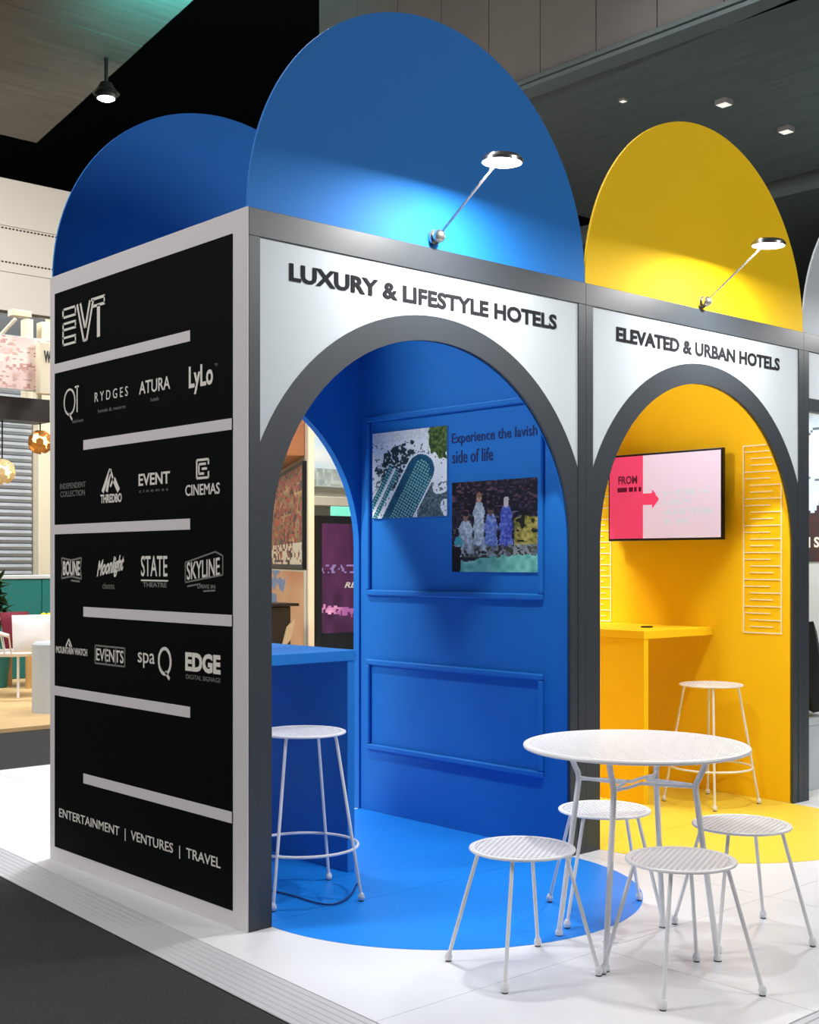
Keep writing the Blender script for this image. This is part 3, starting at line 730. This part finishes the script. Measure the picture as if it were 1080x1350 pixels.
# black canopy beam, banner, pillars of that stand
def gbox(name, px0, px1, py0, py1, d, th, m, label, cat, bev=.004, parent=None, floor_=None):
    y = at((px0+px1)/2, 741, d).y; zm = lambda q: aty((px0+px1)/2, q, y).z
    a = aty(px0, py1, y); b = aty(px1, py0, y); a.z, b.z = zm(py1), zm(py0)
    if floor_: a.z = floor_
    o = box(name, a.x, b.x, y, y+th, a.z, b.z, m, parent, bev)
    return tag(o, label, cat) if label else o
gbox('canopy_beam', -90, 66, 520, 551, 12.5, .3, BLACKP, 'black canopy beam of the far left stand', 'beam')
YB = at(0, 741, 12.5).y; a = aty(-90, 519.5, YB); b = aty(52, 450, YB); a.z = aty(20, 519.5, YB).z; b.z = aty(20, 450, YB).z
bn = empty('banner', (a.x, a.y, a.z), 0, 'pale pink picture banner on top of the black canopy', 'banner')
box('banner_board', 0, b.x-a.x, -.3, -.26, 0.002, b.z-a.z, WPAN, bn)
def pink(s, t):
    n = vnoise(s*9, t*7, 31); n2 = vnoise(s*30, t*26, 32); c = mixc((244, 226, 220), (226, 196, 196), n)
    if n2 > .66: c = mixc((198, 150, 146), (232, 200, 190), n)
    if .35 < t < .5 and n > .4: c = (240, 232, 226)
    return c
printed('banner_print', 0.01, b.x-a.x-.01, .01, b.z-a.z-.01, FRONT, -.3006, 60, 34, pink, PR, bn)
wp = gbox('sign_pillar', 53, 74, 452, 519.5, 12.3, .1, CREAM, 'cream sign pillar with partial black letter beside the pink banner', 'sign')
yw = at(63.5, 741, 12.3).y; a = aty(58, 478, yw); b = aty(67, 463, yw); text('W', a.x, b.x, a.z, b.z, FRONT, (yw-.001, yw-.006), BLACKP, wp, bold=.03)
YL = at(-12, 741, 12.5).y+.1; zb = bpy.data.objects['canopy_beam'].bound_box[1][2]+.001
for (q0_, q1_, qt, lb) in ((34, 44, 420, 'cream truss leg above the pink banner'), (55, 66, 424, 'cream truss leg above the sign pillar')):
    a = aty(q0_, qt, YL); b = aty(q1_, qt, YL); tag(box('truss_leg', a.x, b.x, YL, YL+.12, zb, a.z, CREAM, None, .004), lb, 'truss')
gbox('louvre_window', -60, 60, 412, 449, 14.0, .1, mat('dark_louvre', (52, 58, 66), .4, noise=.4, nscale=6, stretch=(.3, 1, 14)), 'dark louvred window strip under the white hall wall', 'window')
o = tube('lamp_bracket', [at(0, 443, 12.5), at(21, 420, 12.5)], .02, CREAM, None); tag(o, 'thin cream lamp bracket above the pink banner', 'bracket')
gbox('floodlight', 17, 42, 409, 417, 12.55, .12, CREAM, 'flat cream floodlight head above the pink banner', 'floodlight')
# pendants
def cluster(px, py, d, r, label, m):
    yb_ = at(-12, 741, 12.5).y+.15; pc = aty(px, py, yb_); zbb = bpy.data.objects['canopy_beam'].bound_box[0][2]
    o = empty('pendant_lamp', pc, 0, label, 'pendant lamp')
    rnd = random.Random(3)
    tube('cord', [(0, 0, r), (0, 0, zbb-pc.z-.0005)], .008, BLACKP, o, 6)
    bm = bmesh.new(); bmesh.ops.create_icosphere(bm, subdivisions=2, radius=r*.86); fin('glow_core', bm, mat('pendant_glow', (255, 226, 160), .5, emit=(255, 214, 140), estr=3.0, noise=.02), o, True)
    bm = bmesh.new(); bmesh.ops.create_cone(bm, cap_ends=True, segments=6, radius1=.042, radius2=.036, depth=.01); me = bpy.data.meshes.new('petal'); bm.to_mesh(me); bm.free(); me.materials.append(m)
    for k in range(34):
        v = Vector((rnd.gauss(0, 1), rnd.gauss(0, 1), rnd.gauss(0, 1))).normalized()
        q = bpy.data.objects.new('petal', me); COL.objects.link(q); q.parent = o; q.location = v*r; q.rotation_euler = v.to_track_quat('Z', 'Y').to_euler()
GOLD = mat('amber_shell', (196, 134, 60), .35, .3, noise=.3, nscale=9)
cluster(53, 583, 12, .115, 'amber shell pendant lamp beside the black side wall', GOLD); cluster(3, 622, 12, .12, 'cream pendant lamp at the left picture edge', mat('cream_shell', (240, 214, 160), .5, noise=.1))
# teal cabinets, oak table, plant
tc = empty('teal_cabinet', at(42, 808, 14.5), 0, 'teal cabinet wall low behind the white chair', 'cabinet')
TEAL = mat('teal_paint', (28, 112, 112), .5, noise=.05)
o_ = at(42, 808, 14.5)
box('cabinet_body', -2.4, .6, 0, .5, -o_.z+ZC+.04, .39, TEAL, tc, .004); box('cabinet_top', -2.4, .62, -.03, .5, .3905, .43, WPAN, tc, .004)
for k in range(6): box('cabinet_door', -2.38+k*.5, -1.89+k*.5, -.018, -.0005, -.4, .385, TEAL, tc, .004)
ot = empty('oak_table', at(48, 820, 13.6), 0, 'oak table with yellow fruit behind the white chair', 'table'); o_ = at(48, 820, 13.6)
OAK = mat('oak_top', (196, 156, 104), .5, noise=.15, nscale=5)
box('table_top', -.25, .6, -.3, .3, -.04, .03, OAK, ot, .004)
for sx in (-.22, .5):
    for sy in (-.25, .22): box('leg', sx, sx+.05, sy, sy+.05, -o_.z+.001, -.0405, OAK, ot, .002)
for k, dx in enumerate((.05, .12, .085)):
    o = lathe('lemon', [(0, 0), (.02, .004), (.036, .03), (.03, .055), (.01, .068), (0, .07)], mat('lemon_peel', (240, 212, 40), .45, noise=.05), None, 14, (o_.x+dx-.02, o_.y-.1+.06*(k == 2), o_.z+.031)); tag(o, ('leftmost yellow lemon on the oak table', 'rightmost yellow lemon on the oak table', 'yellow lemon behind the other two on the oak table')[k], 'lemon', 'lemons on the oak table')
pl = empty('potted_plant', at(-4, 815, 13.4)*1.0, 0, 'dark green leafy plant at the left picture edge', 'plant'); o_ = at(-4, 815, 13.4)
lathe('pot', [(.1, 0), (.14, .32), (.15, .32), (.15, .35), (.0, .34)], TEAL, pl, 18, (0, 0, -o_.z+.001))
tube('stem', [(0, 0, -o_.z+.33), (0.01, 0, .2)], .012, mat('stem_brown', (80, 64, 40), .8, noise=.1), pl, 6)
LEAF = mat('leaf_green', (40, 74, 34), .5, noise=.3, nscale=6)
bm = bmesh.new(); vv = [bm.verts.new(q) for q in ((0, 0, 0), (.03, .06, .012), (0, .16, 0), (-.03, .06, .012))]; bm.faces.new(vv); bmesh.ops.solidify(bm, geom=bm.faces[:], thickness=.002); me = bpy.data.meshes.new('leaf'); bm.to_mesh(me); bm.free(); me.materials.append(LEAF)
rnd = random.Random(5)
for k in range(60):
    q = bpy.data.objects.new('leaf', me); COL.objects.link(q); q.parent = pl; q.location = (rnd.uniform(-.03, .03), rnd.uniform(-.03, .03), rnd.uniform(-.05, .4)); q.rotation_euler = (rnd.uniform(-.9, .9), rnd.uniform(-.5, .5), rnd.uniform(0, 6.28)); q.scale = (1.2,)*3
# white chair with maroon cushion
p = at(24, 912, 12.6); ch = empty('wire_chair', (p.x, p.y, 0.0005), math.radians(20), 'white wire tub chair on the pale oak floor at left', 'chair')
for k in range(4):
    a = math.pi/4+k*math.pi/2; tube('leg', [(.2*math.cos(a), .2*math.sin(a), .42), (.29*math.cos(a), .29*math.sin(a), 0)], .013, WMETAL, ch)
lathe('seat', [(0, .40), (.24, .40), (.26, .43), (.24, .45), (0, .44)], WMETAL, ch, 28)
tube('back_rail', [(.33*math.cos(math.radians(a)), .33*math.sin(math.radians(a)), .66+.1*math.sin(math.radians(a))) for a in range(-30, 211, 12)], .02, WMETAL, ch)
for a in range(-30, 211, 15):
    r_ = math.radians(a); tube('back_wire', [(.25*math.cos(r_), .25*math.sin(r_), .43), (.33*math.cos(r_), .33*math.sin(r_), .66+.1*math.sin(r_))], .008, WMETAL, ch, 6)
def pillow(name, loc, rz, size, m, label):
    bm = bmesh.new(); bmesh.ops.create_cube(bm, size=1); bmesh.ops.subdivide_edges(bm, edges=bm.edges, cuts=6, use_grid_fill=True)
    for v in bm.verts:
        e = max(abs(v.co.x), abs(v.co.z))*2; f = max(.12, 1-e**4*.88); v.co = Vector((v.co.x*size, v.co.y*size*.38*f, v.co.z*size))
    o = fin(name, bm, m, None, True); o.location = loc; o.rotation_euler = (-.25, 0, rz); return tag(o, label, 'cushion')
pillow('cushion', (p.x-.02, p.y-.02, .655), .3, .36, mat('maroon_fabric', (110, 24, 46), .9, noise=.15, nscale=20, bump=.2), 'maroon cushion propped in the white wire chair')
pp = at(42, 835, 12.2); pillow('cushion', (pp.x, pp.y, .64), -.3, .36, mat('white_fabric', (232, 232, 236), .9, noise=.05, bump=.2), 'white cushion propped beside the maroon cushion')
pd = at(60, 940, 11.2); o = lathe('plinth', [(.17, 0), (.17, .60), (.15, .62), (0, .62)], WPAN, None, 28, (pd.x+.06, pd.y, .0)); tag(o, 'white round plinth table on the oak floor beside the logo wall', 'plinth')

# ================================================================== NEIGHBOURING STAND seen through the rear blue arch
dv = Vector((math.cos(YAW)-.218*math.sin(YAW), math.sin(YAW)+.218*math.cos(YAW), 0)).normalized()
near = at(406, 741, 8.6); near.z = 0
ang = math.atan2(dv.y, dv.x)
aw = empty('art_wall', (near.x, near.y, 0), ang, 'cream timber display wall seen through the rear blue arch', 'wall panel')
TIMB = mat('orange_timber', (204, 130, 78), .55, noise=.2, nscale=5, stretch=(1, 1, 6))
box('wall_leaf', 0, 4.0, -.03, -.0005, ZC, 3.2, CREAM, aw, .004); box('end_post', -.06, -.0005, -.036, .008, ZC, 3.2, mat('pale_post', (226, 206, 176), .5, noise=.05), aw, .004)
LF = lambda u, v, c: (-u, c, v)
ar = empty('red_artwork', (near.x, near.y, 0), ang, 'dark framed red and gold artwork seen through the rear arch', 'artwork')
def redart(s, t):
    n = vnoise(s*16, t*12, 41); n2 = vnoise(s*40, t*30, 42)
    c = mixc((150, 24, 8), (206, 84, 24), n)
    if n2 > .6: c = mixc((220, 180, 110), (90, 70, 30), n)
    if n2 < .28: c = (48, 26, 20)
    if t > .78 and n2 > .45: c = (232, 222, 190)
    return c
def redsky(s, t):
    n = vnoise(s*5, t*5, 51); n2 = vnoise(s*16, t*16, 52)
    c = mixc((214, 130, 80), (240, 190, 140), n)
    if abs(s-.35)+.3*t < .35 and n2 > .4: c = (120, 150, 200)
    if t > .8: c = mixc((150, 130, 70), (90, 100, 60), n2)
    return c
box('frame', .05, 3.3, .002, .03, 1.28, 2.02, BLACKP, ar, .004)
printed('artwork_print', -3.27, -.08, 1.31, 1.99, LF, .0306, 90, 40, redart, PR, ar)
ls = empty('sunset_print', (near.x, near.y, 0), ang, 'orange and blue picture low on the timber display wall', 'artwork')
box('board', .05, 3.3, .002, .02, .55, 1.27, CREAM, ls, .002); printed('sunset_face', -3.29, -.06, .56, 1.26, LF, .0206, 60, 40, redsky, PR, ls)
o = box('timber_hood', .15, 4.0, .002, .22, 2.06, 2.9, TIMB, None, .004); o.location = (near.x, near.y, 0); o.rotation_euler = (0, 0, ang); tag(o, 'orange timber hood above the red artwork behind the arch', 'hood')
# pale wall and painting further back
YD = at(440, 741, 12.5).y
q0 = aty(395, 741, YD); q1 = aty(520, 741, YD)
o = box('grey_divider', q0.x, q1.x, YD, YD+.1, ZC, 3.6, mat('grey_divider_paint', (168, 166, 160), .6, noise=.04), None, .004); tag(o, 'grey divider wall behind the dark totem screen', 'divider wall')
a = aty(400, 640, YD-.06); b = aty(510, 540, YD-.06); a.z = aty(440, 642, YD-.06).z; b.z = aty(440, 540, YD-.06).z
sp = empty('sky_painting', (a.x, YD, a.z), 0, 'pale sky picture panel high behind the rear blue arch', 'artwork')
box('board', 0, b.x-a.x, -.05, -.001, 0, b.z-a.z, WPAN, sp)
def sky(s, t):
    n = vnoise(s*6, t*5, 61); c = mixc((196, 222, 240), (246, 248, 244), n*1.3)
    if t < .35 and s < .5: c = mixc(c, (232, 226, 150), .6*vnoise(s*8, t*8, 62))
    if t > .78: c = mixc((150, 165, 165), (220, 226, 220), vnoise(s*30, t*20, 63))
    return c
printed('sky_face', .01, b.x-a.x-.01, .01, b.z-a.z-.01, FRONT, -.0506, 40, 40, sky, PR, sp)
za, zb = aty(440, 667, YD-.2).z, aty(440, 655, YD-.2).z; o = box('cream_shelf', q0.x, q1.x, YD-.2, YD+.0, za, zb, CREAM, None, .004); tag(o, 'cream ledge above the dark totem screen', 'ledge')
ex = gbox('exit_sign', 440, 466, 668, 682, 11.2, .05, mat('exit_green', (120, 214, 186), .4, emit=(120, 224, 196), estr=.7, noise=.03), 'small glowing green exit sign above the dark totem screen', 'sign')
YT = at(440, 741, 9.6).y; a = aty(417, 870, YT); b = aty(490, 680, YT); b.z = aty(445, 680, YT).z
ts = empty('totem_screen', (a.x, YT, ZC), 0, 'tall black totem screen with purple picture behind the counter', 'screen')
zt = b.z-ZC; wd = b.x-a.x
box('totem_body', 0, wd, 0, .12, .0005, zt, BLACKP, ts, .006)
def totem(s, t):
    n = vnoise(s*6, t*9, 71); n2 = vnoise(s*22, t*30, 72); c = mixc((40, 14, 40), (70, 30, 66), n)
    if s < .55 and t < .34: c = mixc((78, 32, 70), (58, 22, 56), n)
    if abs(t-.62-.05*s) < .03 and n2 > .3: c = mixc((230, 170, 190), (120, 60, 120), n)
    if t > .8: c = (10, 8, 12)
    if .3 < t < .36 and n2 > .6: c = (120, 100, 150)
    return c
printed('totem_display', wd*.1, wd*.93, zt*.36, zt*.965, FRONT, -.0006, 40, 80, totem, print_mat('totem_glow', .25, .8), ts)
text('REM', wd*.5, wd*.86, zt*.68, zt*.705, FRONT, (-.001, -.0016), LOGO, ts, bold=.02, shear=.3)
# black kiosk with a brochure holder
kq = at(377, 850, 8.2); k0 = aty(345, 850, kq.y); k1 = aty(392, 795, kq.y)
ko = empty('black_kiosk', (kq.x, kq.y, ZC), 0, 'black kiosk standing beyond the blue counter', 'kiosk')
box('kiosk_body', k0.x-kq.x-.1, k1.x-kq.x-.05, 0, .3, .0005, k1.z-ZC-.02, BLACKP, ko, .006)
prism('kiosk_head', [(k0.x-kq.x-.1, k1.z-ZC-.019), (k1.x-kq.x, k1.z-ZC-.019), (k1.x-kq.x, k1.z-ZC), (k0.x-kq.x-.1, k1.z-ZC)], (-.02, .32), BLACKP, ko, FRONT)
prism('brochure', [(-.05, .78), (.03, .86), (.07, 1.0), (.0, .94)], (-.012, -.002), mat('tan_card', (176, 152, 116), .6, noise=.1), ko, FRONT)
